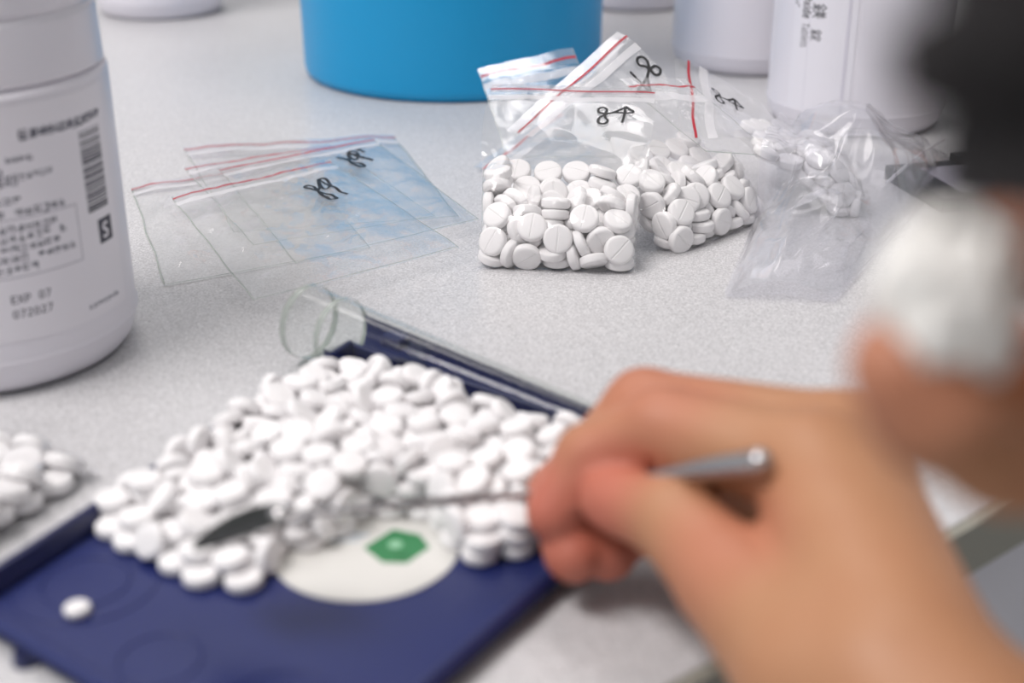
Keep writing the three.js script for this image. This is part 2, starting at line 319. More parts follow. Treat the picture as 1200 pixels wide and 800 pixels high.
function filledBag({ label, frame, L, W0, W1, count, vmax, tu, seed, words, tabletLabel, tabletGroup, sag = 0, cam = 9, low = 8, twist = 0, beside }) {
  const f = frame, r0 = rng(seed), half = (v) => mix(W0, W1, smooth(10, L * 0.8, v)) / 2;
  const up = (u, v) => tu * Math.sqrt(Math.max(0.02, 1 - Math.pow(Math.abs(u) / half(v), 4))) * Math.sqrt(clamp(v / 9, 0.05, 1)) * (1 - 0.55 * smooth(vmax * 0.55, vmax * 1.15, v));
  const camber = (v) => cam * Math.sin(Math.PI * clamp(v / L, 0, 1));
  const centres = []; let guard = 0;
  for (let layer = 0; centres.length < count && guard < 40; layer++, guard++) for (let v = 8; v < vmax - 2 && centres.length < count; v += 9.7) for (let u = -half(v) + 7; u < half(v) - 6 && centres.length < count; u += 9.7) {
    const w = camber(v) - low + 3 + layer * 5.2; const q = f.to(u + r0() * 1.6, v + r0() * 1.6, w); if (q[1] > 2.5) centres.push(q);
  }
  const local = (x, y, z) => { const dx = x - f.o[0], dy = y - f.o[1], dz = z - f.o[2]; return [dx * f.U[0] + dy * f.U[1] + dz * f.U[2], dx * f.V[0] + dy * f.V[1] + dz * f.V[2], dx * f.W[0] + dy * f.W[1] + dz * f.W[2]]; };
  const list = settle({ centres, floor: 0.5, seed, size: 1.05, limit: (P, q, r, s) => {
    let [u, v, w] = local(P[q], P[q + 1], P[q + 2]);
    const a = u, b = v, c = w, h = half(v) - r - 1; u = clamp(u, -h, h); v = clamp(v, r + 0.8, vmax); const cb = camber(v), top = cb + Math.max(up(u, v) - r, 0.4) + 22 * Math.max(0, 1 - s / 0.5), under = cb - low * Math.sqrt(clamp(v / 8, 0.1, 1)) + r; if (w < under) w = under; if (w > top) w = top;
    if (a !== u || b !== v || c !== w) { const n = f.to(u, v, w); P[q] = n[0]; P[q + 1] = n[1]; P[q + 2] = n[2]; }
    if (beside) { const g = beside, dx = P[q] - g.o[0], dy = P[q + 1] - g.o[1], dz = P[q + 2] - g.o[2], gu = dx * g.U[0] + dz * g.U[2], gv = dx * g.V[0] + dy * g.V[1] + dz * g.V[2]; if (gv > -4 && gv < 54 && gu < 26 + r) { const k = 26 + r - gu; P[q] += g.U[0] * k; P[q + 2] += g.U[2] * k; } }
  } });
  addTablets(list, tabletLabel, tabletGroup);
  // the film drawn tight over them: an upper and a lower sheet meeting at the edges
  const nu = 64, nv = 88, top = new Float64Array((nu + 1) * (nv + 1)), obT = new Float64Array(top.length).fill(-1e9), bot = new Float64Array(top.length), obB = new Float64Array(top.length).fill(1e9);
  const id = (i, j) => j * (nu + 1) + i, U = (i, j) => (i / nu * 2 - 1) * half(j / nv * L), Vv = (j) => j / nv * L;
  for (const t of list) for (let k = 0; k < 9; k++) {
    const [u, v, w] = local(t.p[k * 3], t.p[k * 3 + 1], t.p[k * 3 + 2]), R = 2.6;
    for (let j = Math.max(0, Math.floor((v - R) / L * nv)); j <= Math.min(nv, Math.ceil((v + R) / L * nv)); j++) for (let i = 0; i <= nu; i++) {
      const d2 = (U(i, j) - u) ** 2 + (Vv(j) - v) ** 2; if (d2 > R * R) continue; const h = Math.sqrt(R * R - d2); obT[id(i, j)] = Math.max(obT[id(i, j)], w + h); obB[id(i, j)] = Math.min(obB[id(i, j)], w - h);
    }
  }
  const ground = (v) => (0.25 - f.o[1] - f.V[1] * v) / f.W[1];
  for (let it = 0; it < 260; it++) for (let j = 0; j <= nv; j++) for (let i = 0; i <= nu; i++) {
    const k = id(i, j), edge = i === 0 || i === nu || j === 0, lid = j > nv * 0.86;
    const flat = 0.15 * Math.sin(j * 0.4) + camber(Vv(j));
    if (edge || lid) { const g = edge && j < nv * 0.6 ? ground(Vv(j)) * (1 - smooth(0.15, 0.6, j / nv)) * 0.8 + 1 : 0; top[k] = edge || lid ? Math.max(flat + 0.25 + g, ground(Vv(j)) + 0.3) : 0; bot[k] = Math.max(top[k] - 0.4, ground(Vv(j))); continue; }
    const avg = (A) => (A[k - 1] + A[k + 1] + A[k - nu - 1] + A[Math.min(k + nu + 1, A.length - 1)]) / 4;
    top[k] = Math.max(avg(top), obT[k]); bot[k] = Math.max(Math.min(avg(bot), obB[k]), ground(Vv(j)) + 0.05); if (top[k] < bot[k] + 0.3) top[k] = bot[k] + 0.3;
  }
  const crease = (u, v) => 1.0 * Math.abs(N3(u * 0.045 + seed, v * 0.03, 3.1)) + 0.5 * Math.abs(N3((u + v) * 0.07, (u - v) * 0.03 + seed, 7.7));
  const fade = (i, j) => Math.min(1, i / 4, (nu - i) / 4, j / 3) * (1 - 0.7 * smooth(0.84, 0.9, j / nv));
  const lean = (u, v) => twist * u / half(v) * smooth(vmax * 0.9, L, v);
  const T = (i, j) => top[id(i, j)] + crease(U(i, j), Vv(j)) * fade(i, j) * (0.9 + 1.0 * smooth(vmax / L, vmax / L + 0.15, j / nv));
  const surface = (u, v, lift = 0) => {
    const y = clamp(v / L * nv, 0, nv - 0.001), x = clamp((u / half(v) + 1) / 2 * nu, 0, nu - 0.001), i = Math.floor(x), j = Math.floor(y), a = x - i, b = y - j;
    const w = mix(mix(T(i, j), T(i + 1, j), a), mix(T(i, j + 1), T(i + 1, j + 1), a), b); const q = f.to(u, v, w + lift); q[1] = Math.max(q[1] + lean(u, v), 0.3); return q;
  };
  const t = thing('zip_bag', label, 'bag', [f.o[0], 0, f.o[2]]);
  partAt('front_film', grid(nu, nv, (a, b) => surface((a * 2 - 1) * half(b * L), b * L, 0)), M.film, t);
  partAt('back_film', grid(nu, nv, (a, b) => { const i = Math.round(a * nu), j = Math.round(b * nv), q = f.to(U(i, j), Vv(j), Math.min(bot[id(i, j)], T(i, j) - 0.15)); q[1] = Math.max(q[1] + lean(U(i, j), Vv(j)), 0.12); return q; }), M.film, t);
  const line = (v) => { const o = []; for (let i = 0; i <= 12; i++) { const u = (i / 6 - 1) * (half(v) - 0.3); o.push([u, v + 0.35 * Math.sin(i * 0.9 + seed)]); } return o; };
  partAt('zip_strip', ribbon(surface, line(L - 11), 3.4, 0.35), M.strip, t, 'whitish press-shut strip');
  partAt('top_flap', ribbon(surface, line(L - 3.6), 7, 0.2), M.haze, t);
  partAt('red_line', ribbon(surface, line(L - 5), 0.95, 0.5), M.red, t, 'red line along the opening');
  for (const w of words || []) writing(surface, 'marker_writing', t, w.kinds, w.u, w.v, w.h, w.a, w.w, 0.6);
  return { t, surface, half };
}
const FRAME_ONE = bagFrame([14.5, 0.4, -428], [0.11, -1], 29), FRAME_TWO = bagFrame([76, 0.4, -462], [-1, -1], 29);
filledBag({
  label: 'front filled zip bag of white tablets, marked 84 below its red line', frame: FRAME_ONE, L: 91, W0: 54, W1: 62, count: 74, vmax: 46, tu: 9, seed: 11,
  words: [{ kinds: ['pointed'], u: 9.5, v: 65.5, h: 8.4, a: 0.02, w: 1.0 }], tabletLabel: 'round white tablet inside the front filled bag', tabletGroup: 'tablets in the front bag',
});
filledBag({
  label: 'filled zip bag with numerals upside down, right behind the front bag', frame: FRAME_TWO, beside: FRAME_ONE, L: 91, twist: 14, W0: 54, W1: 62, count: 68, vmax: 46, tu: 8, seed: 23,
  words: [{ kinds: ['pointed'], u: 29, v: 77, h: 9, a: 3.4, w: 1.1 }], tabletLabel: 'round white tablet inside the middle filled bag', tabletGroup: 'tablets in the middle bag',
});
filledBag({
  label: 'filled zip bag with upright red line, lying towards the lettered bottle', frame: bagFrame([133, 0.4, -509], [-1, -0.06], 29), beside: FRAME_TWO, L: 80, twist: 8, W0: 54, W1: 62, count: 66, vmax: 50, tu: 8, seed: 37,
  words: [{ kinds: ['pointed'], u: 5, v: 66, h: 9, a: -1.4, w: 1.1 }], tabletLabel: 'round white tablet inside the bag under the crumpled film', tabletGroup: 'tablets in the rear bag',
});
filledBag({
  label: 'bag of white tablets lying beside the left rim of the blue tray', frame: bagFrame([-121, 0.4, -300], [-0.467, 0.884], 4), L: 84, W0: 48, W1: 54, count: 44, vmax: 52, tu: 9, seed: 51,
  tabletLabel: 'round white tablet in the bag beside the tray', tabletGroup: 'tablets in the bag left of the tray',
});
// ---- empty bags: two thin sheets pressed together, ruffled
function emptyBag({ label, corners, lift, seed, amp = 1.35, words, mat = M.sheet, size = [71, 108], group, lineLift = 0.3 }) {
  // corners: near left, near right, far right (zip), far left (zip) - each [x, y, z]
  const [A, B, C, D] = corners, [Wd, Ln] = size;
  const h = (u, v) => { const e = Math.min(1, u * 9, (1 - u) * 9, v * 9); return amp * (0.35 + e * (3.0 * Math.abs(N3(u * 2.6 + seed, v * 3.6, seed)) + 1.2 * Math.abs(N3(u * 7 + v * 3, v * 9 - u * 2 + seed, 4.4)) + 0.5 * Math.abs(N3(u * 15, v * 19, seed + 2)))) * (1 - 0.6 * smooth(0.83, 0.9, v)); };
  const base = (u, v, k) => (A[k] * (1 - u) + B[k] * u) * (1 - v) + (D[k] * (1 - u) + C[k] * u) * v;
  const S = (u, v, d) => [base(u, v, 0) + 0.9 * N3(v * 5, seed, u), base(u, v, 1) + lift + h(u, v) + d, base(u, v, 2) + 0.9 * N3(u * 4, seed, v + 9)];
  const surface = (x, y, d = 0) => S(clamp(x / Wd + 0.5, 0, 1), clamp(y / Ln, 0, 1), d);
  const t = thing('empty_zip_bag', label, 'bag', [(A[0] + C[0]) / 2, 0, (A[2] + C[2]) / 2], group);
  partAt('front_film', grid(60, 80, (u, v) => S(u, v, 0)), mat, t);
  partAt('back_film', grid(12, 16, (u, v) => { const q = S(u, v, 0); q[1] = base(u, v, 1) + lift + 0.1; return q; }), mat, t);
  const run = (u0, v0, u1, v1) => { const o = []; for (let i = 0; i <= 14; i++) o.push([mix(u0, u1, i / 14) * Wd, mix(v0, v1, i / 14) * Ln]); return o; };
  partAt('side_seam', mergeGeometries([run(-0.496, 0, -0.496, 0.98), run(0.496, 0, 0.496, 0.98), run(-0.49, 0.004, 0.49, 0.004)].map((l) => ribbon(surface, l, 0.5, 0.08))), M.rimGlass, t);
  const line = (v) => { const o = []; for (let i = 0; i <= 12; i++) o.push([(i / 12 - 0.5) * Wd, v + 0.5 * Math.sin(i * 0.7 + seed)]); return o; };
  partAt('zip_strip', ribbon(surface, line(Ln - 11.5), 4, 0.12), M.strip, t, 'whitish press-shut strip');
  partAt('top_flap', ribbon(surface, line(Ln - 4), 8, 0.1), M.haze, t);
  partAt('red_line', ribbon(surface, line(Ln - 5), 1.15, lineLift), M.red, t, 'red line along the opening');
  for (const w of words || []) writing(surface, 'marker_writing', t, w.kinds, w.u, w.v, w.h, w.a, w.w, 0.4);
  return t;
}
emptyBag({ label: 'empty zip bag at the left of the flat stack, its left side uncovered', corners: [[-114, 0, -414], [-50, 0, -450], [-92, 0, -563], [-153, 0, -522]], lift: 0.2, seed: 2.2, size: [72, 118] });
emptyBag({ label: 'empty zip bag at the back of the stack, nearest the tub', corners: [[-100, 0, -462], [-20, 0, -480], [-53, 0, -594], [-144, 0, -575]], lift: 1.6, seed: 5.7, size: [86, 116] });
emptyBag({ label: 'empty zip bag in mid stack with short red line showing at left', corners: [[-90, 0, -445], [-28, 0, -476], [-80, 0, -575], [-136, 0, -540]], lift: 3.0, seed: 8.1, size: [70, 108] });
emptyBag({ label: 'empty zip bag marked 84+ under the frontmost empty bag', corners: [[-72, 0, -424], [-12, 0, -470], [-62, 0, -581], [-121, 0, -535]], lift: 4.2, seed: 12.4, size: [74, 118], words: [{ kinds: ['round', 'plus'], u: 13, v: 74, h: 20, a: 0.1, w: 1.5 }] });
emptyBag({ label: 'frontmost empty zip bag marked 84, on top of the stack', corners: [[-80, 0, -388], [-18, 0, -436], [-76, 0, -542], [-130, 0, -494]], lift: 5.6, seed: 17.9, size: [72, 112], words: [{ kinds: ['round'], u: 13, v: 63, h: 22, a: 0.04, w: 1.35 }] });
emptyBag({ label: 'empty zip bag on the table left of the front filled bag', corners: [[34, 3, -500], [62, 6, -560], [19, 9, -605], [-16, 1, -545]], lift: 0.4, seed: 21.3, size: [70, 60], amp: 0.8 });
emptyBag({ label: 'upright empty bag corner with red line in front of the blue tub', corners: [[-2, 2, -556], [44, 2, -556], [26, 43, -582], [-15, 32, -590]], lift: 0.4, seed: 25.1, size: [50, 52], amp: 0.8 });
emptyBag({ label: 'empty zip bag behind the filled bags with short level red line', corners: [[70, 27, -478], [98, 21, -492], [66, 46, -512], [40, 46, -512]], lift: 0.4, seed: 29.4, size: [34, 42], amp: 0.6 });

// ---- the crumpled clear bag in front of the lettered bottle
{
  const A = [68, 0, -404], B = [103, 0, -400], C = [190, 0, -553], D = [122, 0, -585];
  const fold = (u, v, s) => { // sharp facets
    let a = 0, f = 2.4, w = 1; for (let k = 0; k < 3; k++) { a += w * (1 - 2 * Math.abs(N3(u * f + s, v * f * 1.5 - s, s * 1.7 + k))); f *= 1.8; w *= 0.42; } return a; };
  const tent = (u, v) => Math.sin(Math.PI * clamp(u, 0, 1)) ** 0.7 * (5 + 9 * smooth(0, 0.3, v) + 14 * smooth(0.35, 0.62, v)) * (1 - 0.75 * smooth(0.66, 1, v));
  const S = (u, v, s, k) => {
    const e = Math.min(1, u * 6, (1 - u) * 6, v * 7, (1 - v) * 9 + 0.15), x = (A[0] * (1 - u) + B[0] * u) * (1 - v) + (D[0] * (1 - u) + C[0] * u) * v, z = (A[2] * (1 - u) + B[2] * u) * (1 - v) + (D[2] * (1 - u) + C[2] * u) * v;
    return [x + e * 7 * N3(u * 4, v * 5, s) - (1 - v) * 0, 0.6 + Math.max(0, (tent(u, v) * k + e * 5.5 * (fold(u, v, s) - 0.6))), z + e * 7 * N3(v * 5, u * 4, s + 5)];
  };
  const under = allTablets.filter((q) => q.group === 'tablets in the rear bag').map((q) => q.c);
  const over = (q, gap) => { let h = 0; for (const c of under) { const d = (c[0] - q[0]) ** 2 + (c[2] - q[2]) ** 2; if (d < 100) h = Math.max(h, c[1] + 5 - d / 18); } q[1] = Math.max(q[1], h + gap); return q; };
  const t = thing('crumpled_bag', 'crumpled clear plastic bag lying over the bag nearest the lettered bottle', 'bag', [110, 0, -480]);
  partAt('upper_film', grid(72, 96, (u, v) => over(S(u, v, 3.3, 1.25), 2.4 + 1.2 * N3(u * 9, v * 9, 1))), M.haze, t);
  partAt('fold_edge', grid(30, 10, (u, v) => { const a = v * Math.PI * 2, x = mix(140, 181, u), y = mix(13, 11, u) + 1.5 * Math.sin(u * 3), z = mix(-487, -553, u); return [x + 0.7 * Math.cos(a), y + 0.7 * Math.sin(a), z]; }), M.strip, t, 'bright folded edge');
  partAt('lower_film', grid(60, 80, (u, v) => { const q = S(u, v, 6.8, 0.95); q[1] = Math.max(0.4, q[1] - 3); return over(q, 1); }), M.haze, t);
}

// ---------------------------------------------------------------- card box and things at the right
{
  const e = [0.972, -0.235], f = [0.235, 0.972], o = [152, -534];
  const t = thing('card_box', 'dark flat box with lilac panel under the tip of the crumpled bag', 'box', [o[0], 0, o[1]], undefined, Math.atan2(0.235, 0.972));
  const box = (name, x, y, z, sx, sy, sz, m, label) => { const g = new RoundedBoxGeometry(sx, sy, sz, 2, Math.min(sy, 1.6) * 0.3); g.translate(x + sx / 2, y + sy / 2, z + sz / 2); return part(name, g, m, t, label); };
  box('body', 0, 0, 0, 120, 6, 46, M.cardDark);
  const print = canvas(1024, 420, (x, w, h) => { x.fillStyle = '#a9a6b4'; x.fillRect(0, 0, w, h); x.strokeStyle = '#3f3d49'; x.lineWidth = 9; x.fillStyle = '#4a4854'; x.font = '30px sans-serif'; smallPrint(x, 260, 700, 120, 24, 61, 0.1); smallPrint(x, 720, 1000, 110, 30, 62, 0.1); x.fillStyle = '#54525e'; x.font = '92px sans-serif'; x.fillText('Gr', 560, 250); });
  const pg = new THREE.BoxGeometry(104, 0.4, 33); pg.translate(63, 6.2, 25);
  part('panel', pg, std({ map: print, roughness: 0.35 }), t, 'lilac printed panel');
  box('clip_strip', 29, 6, 0, 91, 3.2, 7, M.cardBlack, 'black strip along the back edge');
  box('clip_tab', 31, 6, 7, 80, 1.4, 2.6, M.cardBlack);
  const c = thing('ribbed_packet', 'small copper coloured ribbed packet standing behind the dark box', 'packet', [214, 0, -574]);
  const ribs = []; for (let i = 0; i < 9; i++) { const g = new THREE.TorusGeometry(8.5, 0.9, 8, 24); g.rotateX(Math.PI / 2); g.translate(0, 9 + i * 3.4, 0); ribs.push(g); }
  part('body', lathe([[0, 0], [5, 0], [8, 6], [8.5, 8], [8.5, 40], [7, 42], [0, 42]], 32), M.copper, c);
  part('ribs', mergeGeometries(ribs), M.copper, c);
  part('tip', lathe([[0, 0.1], [3, 0], [6.4, 5], [6.2, 6.4], [0, 6.4]].map(([r, y]) => [r + 0.15, y]), 24), M.bottle, c, 'white lower end');
  const b = thing('brown_bottle', 'dark brown bottle behind the dark box, at the right edge', 'bottle', [262, 0, -668]);
  part('body', lathe([[0, 0], [30, 0], [33, 2], [34, 6], [34, 92], [30, 102], [18, 112], [16, 116], [16, 124], [0, 124]], 64), M.brown, b);
  part('cap', lathe([[16.5, 118], [19, 118.5], [19, 138], [17, 140], [0, 140]], 48), M.cardBlack, b);
}

// ---------------------------------------------------------------- the tray
const BL = [-46.6, -351.4], FL = [-110.2, -231], FR = [-35.8, -176], BR = [39.4, -287.6];
const trayAt = (s, t) => [mix(mix(BL[0], BR[0], s), mix(FL[0], FR[0], s), t), mix(mix(BL[1], BR[1], s), mix(FL[1], FR[1], s), t)];   // s along the back edge, t from back to front
{
  const t = thing('counting_tray', 'dark blue tablet counting tray with clear tube along its back edge', 'tray', [-38, 0, -262]);
  const profile = (s0, t0, s1, t1, section) => grid(40, section.length - 1, (a, b) => {            // sweep a section (inset, height) along one edge
    const [x0, z0] = trayAt(s0, t0), [x1, z1] = trayAt(s1, t1), dx = x1 - x0, dz = z1 - z0, l = Math.hypot(dx, dz), k = Math.round(b * (section.length - 1)), [i, y] = section[k];
    return [x0 + dx * a - dz / l * i, y, z0 + dz * a + dx / l * i];
  });
  const slab = (pts, y0, y1, n = 1) => { const sh = new THREE.Shape(pts.map(([x, z]) => new THREE.Vector2(x, -z))); const g = new THREE.ExtrudeGeometry(sh, { depth: y1 - y0 - 0.6, bevelEnabled: true, bevelSize: 0.3, bevelThickness: 0.3, bevelSegments: 2 }); g.rotateX(-Math.PI / 2); g.translate(0, y0 + 0.3, 0); return g; };
  const marks = (x, z) => 0; // moulding rings below are geometry
  partAt('floor_plate', slab([BL, FL, FR, BR], 2.2, 3.6), M.tray, t);
  const rim = (h) => [[0, 1.6], [-0.2, h - 0.5], [0.3, h], [1.5, h], [2, h - 0.6], [2.4, 4.4], [3.4, 3.5], [0, 1.6]];
  partAt('rim', profile(0, 0, 0, 1, rim(9).map(([i, y]) => [-i * 1, y]).map(([i, y]) => [-(-i), y])), M.trayDark, t, 'left rim');
  partAt('rim', profile(0, 1, 1, 1, rim(5.6)), M.tray, t, 'low front rim');
  partAt('rim', profile(1, 1, 1, 0, rim(5.6)), M.trayDark, t, 'right rim');
  partAt('rim', profile(1, 0, 0, 0, rim(8)), M.trayDark, t, 'back rim');
  for (const [s, q] of [[0.06, 0.93], [0.06, 0.06], [0.94, 0.93], [0.94, 0.06]]) { const [x, z] = q > 0.9 && s < 0.5 ? [-94.6, -217] : trayAt(s, q), g = new THREE.CylinderGeometry(2.6, 3, 2.6, 20); g.translate(x, 1.3, z); partAt('foot', g, M.trayDark, t); }
  // moulded rings in the floor
  for (const [s, q, r] of [[0.16, 0.86, 9], [0.16, 0.86, 15], [0.82, 0.9, 12], [0.5, 0.92, 8]]) { const [x, z] = trayAt(s, q), g = new THREE.TorusGeometry(r, 0.28, 6, 56); g.rotateX(Math.PI / 2); g.translate(x, 3.62, z); partAt('moulded_ring', g, M.tray, t); }
  // trough inside the tube, tube tapering along the back edge
  const d = [0.803, 0.596], nrm = [0.596, -0.803], Lt = 112;
  const tube = (s0, s1, R, a0, a1, k, off = 0) => grid(48, 20, (u, v) => { const s = mix(s0, s1, u), r = R(s), a = mix(a0, a1, v) * Math.PI / 180, y = r + 0.6 + Math.sin(a) * r * k, w = Math.cos(a) * r * k - 1 + off; return [BL[0] + d[0] * s + nrm[0] * w, Math.max(0.4, y), BL[1] + d[1] * s + nrm[1] * w]; });
  const R1 = (s) => mix(10.6, 5.2, clamp((s + 14) / 126, 0, 1));
  partAt('trough', tube(0, Lt, R1, 185, 385, 0.9), M.tray, t, 'navy trough under the clear tube');
  const tb = partAt('tube', tube(-14, Lt, R1, 0, 360, 1), M.acrylic, t, 'clear plastic tube along the back');
  partAt('tube_rim', tube(-15, -12.6, (s) => R1(s) + 0.35, 0, 360, 1), M.rimGlass, t); partAt('tube_rim', tube(-2.4, -0.4, (s) => R1(s) + 0.3, 0, 360, 1), M.rimGlass, t);
  for (const [s, m, w] of [[20, M.trayDark, 7], [28.5, M.acrylic, 6]]) { const g = new RoundedBoxGeometry(w, 3.4, 5, 2, 0.7); g.rotateY(-Math.atan2(d[1], d[0])); g.translate(BL[0] + d[0] * s - nrm[0] * 2, R1(s) * 1.62, BL[1] + d[1] * s - nrm[1] * 2); partAt(m === M.acrylic ? 'clear_catch' : 'hinge', g, m, t); }
  // round sticker
  const art = canvas(512, 512, (x) => {
    x.fillStyle = '#d9d8d4'; x.fillRect(0, 0, 512, 512); x.save(); x.translate(0, 0);
    x.fillStyle = '#2f7d4c'; x.beginPath(); x.moveTo(252, 262); x.lineTo(326, 168); x.lineTo(402, 196); x.lineTo(434, 262); x.lineTo(376, 340); x.lineTo(310, 336); x.closePath(); x.fill();
    x.fillStyle = '#8fc2a0'; x.beginPath(); x.arc(338, 246, 20, 0, 7); x.fill(); x.fillStyle = '#246a3d'; x.beginPath(); x.moveTo(330, 290); x.lineTo(392, 300); x.lineTo(360, 318); x.fill();
    x.fillStyle = '#b9c4cf'; x.fillRect(150, 190, 110, 18); x.fillRect(150, 220, 90, 14); x.restore();
  });
  const g = new THREE.CylinderGeometry(20.5, 20.5, 0.25, 72); g.translate(-32, 3.78, -252);
  const st = partAt('sticker', g, std({ color: 0xdad9d6, roughness: 0.5 }), t, 'round white sticker with a green emblem');
  const face = new THREE.CircleGeometry(20.3, 72); face.rotateX(-Math.PI / 2); face.translate(6, 3.96, 10); face.scale(MM, MM, MM);
  const fm = shadows(new THREE.Mesh(face, std({ map: art, roughness: 0.5 }))); fm.name = 'printed_face'; st.add(fm);
}
// tablets heaped on the tray
const HEAP = [[-95, -265], [-88, -253], [-80, -248], [-66, -237], [-54, -235], [-51, -243], [-50, -249], [-40, -252], [-36, -260], [-33, -265], [-18, -263], [-14, -253], [-8, -245], [2, -248], [8, -256], [28, -280], [18, -285], [-2, -298], [-22, -312], [-42, -328], [-50, -328], [-64, -302], [-77, -279]];
const inPoly = (x, z) => { let c = false; for (let i = 0, j = HEAP.length - 1; i < HEAP.length; j = i++) { const [xi, zi] = HEAP[i], [xj, zj] = HEAP[j]; if ((zi > z) !== (zj > z) && x < (xj - xi) * (z - zi) / (zj - zi) + xi) c = !c; } return c; };
{
  const r = rng(8), centres = [];
  for (let layer = 0; layer < 9 && centres.length < 410; layer++) for (let z = -338; z < -222; z += 7.6) for (let x = -100; x < 34; x += 7.6) {
    const a = x + r() * 6, b = z + r() * 5; if (!inPoly(a, b)) continue;
    const dx = a + 28, dz = b + 287, dd = Math.hypot((dx * 0.9 + dz * 0.35) / 62, (dz - dx * 0.25) / 46); if (dd > 1.3 - layer * 0.14) continue;
    centres.push([a, 7 + layer * 7, b]);
  }
  const list = settle({ centres, floor: 3.7, steps: 90, grip: 0.45, seed: 4, size: 0.85, limit: (P, q, rad) => {
    const x = P[q], z = P[q + 2]; if (inPoly(x, z)) return;
    let best = 1e9, bx = x, bz = z; for (let i = 0, j = HEAP.length - 1; i < HEAP.length; j = i++) { const [x0, z0] = HEAP[j], [x1, z1] = HEAP[i], dx = x1 - x0, dz = z1 - z0, k = clamp(((x - x0) * dx + (z - z0) * dz) / (dx * dx + dz * dz), 0, 1), px = x0 + dx * k, pz = z0 + dz * k, d = (px - x) ** 2 + (pz - z) ** 2; if (d < best) { best = d; bx = px; bz = pz; } }
    P[q] = bx; P[q + 2] = bz;
  } });
  const P0 = [[-61.3, 24.0, -221.5], [-43.5, 31.0, -220.9], [6.9, 25.0, -239.1]], away = (c) => { for (let i = 0; i < P0.length - 1; i++) for (let k = 0; k <= 1; k += 0.05) { const x = mix(P0[i][0], P0[i + 1][0], k), y = mix(P0[i][1], P0[i + 1][1], k), z = mix(P0[i][2], P0[i + 1][2], k); if (Math.hypot(c[0] - x, c[2] - z) < (i ? 8 : 8.5) && c[1] > y - 5 && c[2] > z - 4) return false; } return true; };
  addTablets(list.filter((q) => away(q.c)), 'round white tablet in the heap on the blue tray', 'tablets heaped on the tray');
  const y = 3.7 + TH / 2;
  addTablets([
    { c: [-87.5, 4.8, -227.6], n: [0, 1, 0], small: true, size: 0.55, label: 'lone small white piece lying on bare blue tray near the front corner' },
  ]);
}
// ---------------------------------------------------------------- tablets into objects: the 300 that show largest singly, the rest as one
{
  const gw = 600, gh = 400, depth = new Float32Array(gw * gh).fill(1e9), owner = new Int32Array(gw * gh).fill(-1);
  camera.updateMatrixWorld(); camera.updateProjectionMatrix();
  const v = new THREE.Vector3(), mats = allTablets.map((t) => {
    const q = new THREE.Quaternion().setFromUnitVectors(new THREE.Vector3(0, 1, 0), new THREE.Vector3(...t.n).normalize()).multiply(new THREE.Quaternion().setFromAxisAngle(new THREE.Vector3(0, 1, 0), t.spin));
    t.q = q; return new THREE.Matrix4().compose(at(...t.c), q, new THREE.Vector3(1, 1, 1).multiplyScalar(t.size || 1));
  });
  allTablets.forEach((t, k) => {
    for (const y of [-1.5, 0, 1.5]) for (let r = 0; r <= TR; r += 0.3) for (let a = 0, m = Math.max(1, Math.round(r * 20)); a < m; a++) {
      v.set(r * Math.cos(a / m * 6.2832) * MM, y * MM, r * Math.sin(a / m * 6.2832) * MM).applyMatrix4(mats[k]); const d = v.distanceTo(camera.position); v.project(camera);
      const x = Math.floor((v.x + 1) / 2 * gw), z = Math.floor((1 - v.y) / 2 * gh); if (x < 0 || z < 0 || x >= gw || z >= gh) continue;
      if (d < depth[z * gw + x]) { depth[z * gw + x] = d; owner[z * gw + x] = k; }
    }
  });
  const pick = (label, test, score, text) => { let best = null, most = -1e9; for (const t of allTablets) if (t.group === label && test(t.c)) { const q = score(t.c); if (q > most) { most = q; best = t; } } if (best) { best.label = text; delete best.group; } };
  pick('tablets heaped on the tray', () => true, (c) => c[2] - Math.abs(c[0] + 52) * 0.5, 'frontmost white tablet of the heap, lying on bare blue tray left of the sticker');
  pick('tablets heaped on the tray', () => true, (c) => -c[0], 'leftmost white tablet of the heap on the blue tray');
  pick('tablets heaped on the tray', () => true, (c) => c[1], 'topmost white tablet of the heap on the blue tray');
  pick('tablets in the front bag', (c) => c[2] > -440, (c) => -c[0], 'leftmost white tablet in the bottom row of the front bag');
  pick('tablets in the front bag', (c) => c[2] > -440, (c) => c[0], 'rightmost white tablet in the bottom row of the front bag');
  allTablets.forEach((t) => { t.seen = 0; }); for (const k of owner) if (k >= 0) allTablets[k].seen++;
  const order = allTablets.map((t, k) => k).sort((a, b) => (allTablets[b].label === allTablets[a].label ? 0 : 0) || allTablets[b].seen - allTablets[a].seen);
  const single = new Set(order.slice(0, 299)); allTablets.forEach((t, k) => { if (t.small) single.add(k); });
  const proto = shadows(new THREE.Mesh(tabletGeometry, M.tablet)); let first = true;
  for (const k of single) {
    const t = allTablets[k], o = proto.clone(); o.name = numbered('tablet'); o.position.copy(at(...t.c)); o.quaternion.copy(t.q);
    o.scale.setScalar(t.size || 1);
    o.userData = { label: t.label, category: 'tablet' }; if (t.group) o.userData.group = t.group; scene.add(o);
  }
  const rest = allTablets.map((t, k) => k).filter((k) => !single.has(k)), im = shadows(new THREE.InstancedMesh(tabletGeometry, M.tablet, rest.length));
  rest.forEach((k, i) => im.setMatrixAt(i, mats[k])); im.name = 'tablets'; im.userData = { kind: 'stuff', label: 'remaining white tablets deeper in the heap and the bags', category: 'tablets' }; scene.add(im);
  console.log('tablets', allTablets.length, 'single', single.size, 'seen>0', allTablets.filter((t) => t.seen > 0).length);
}

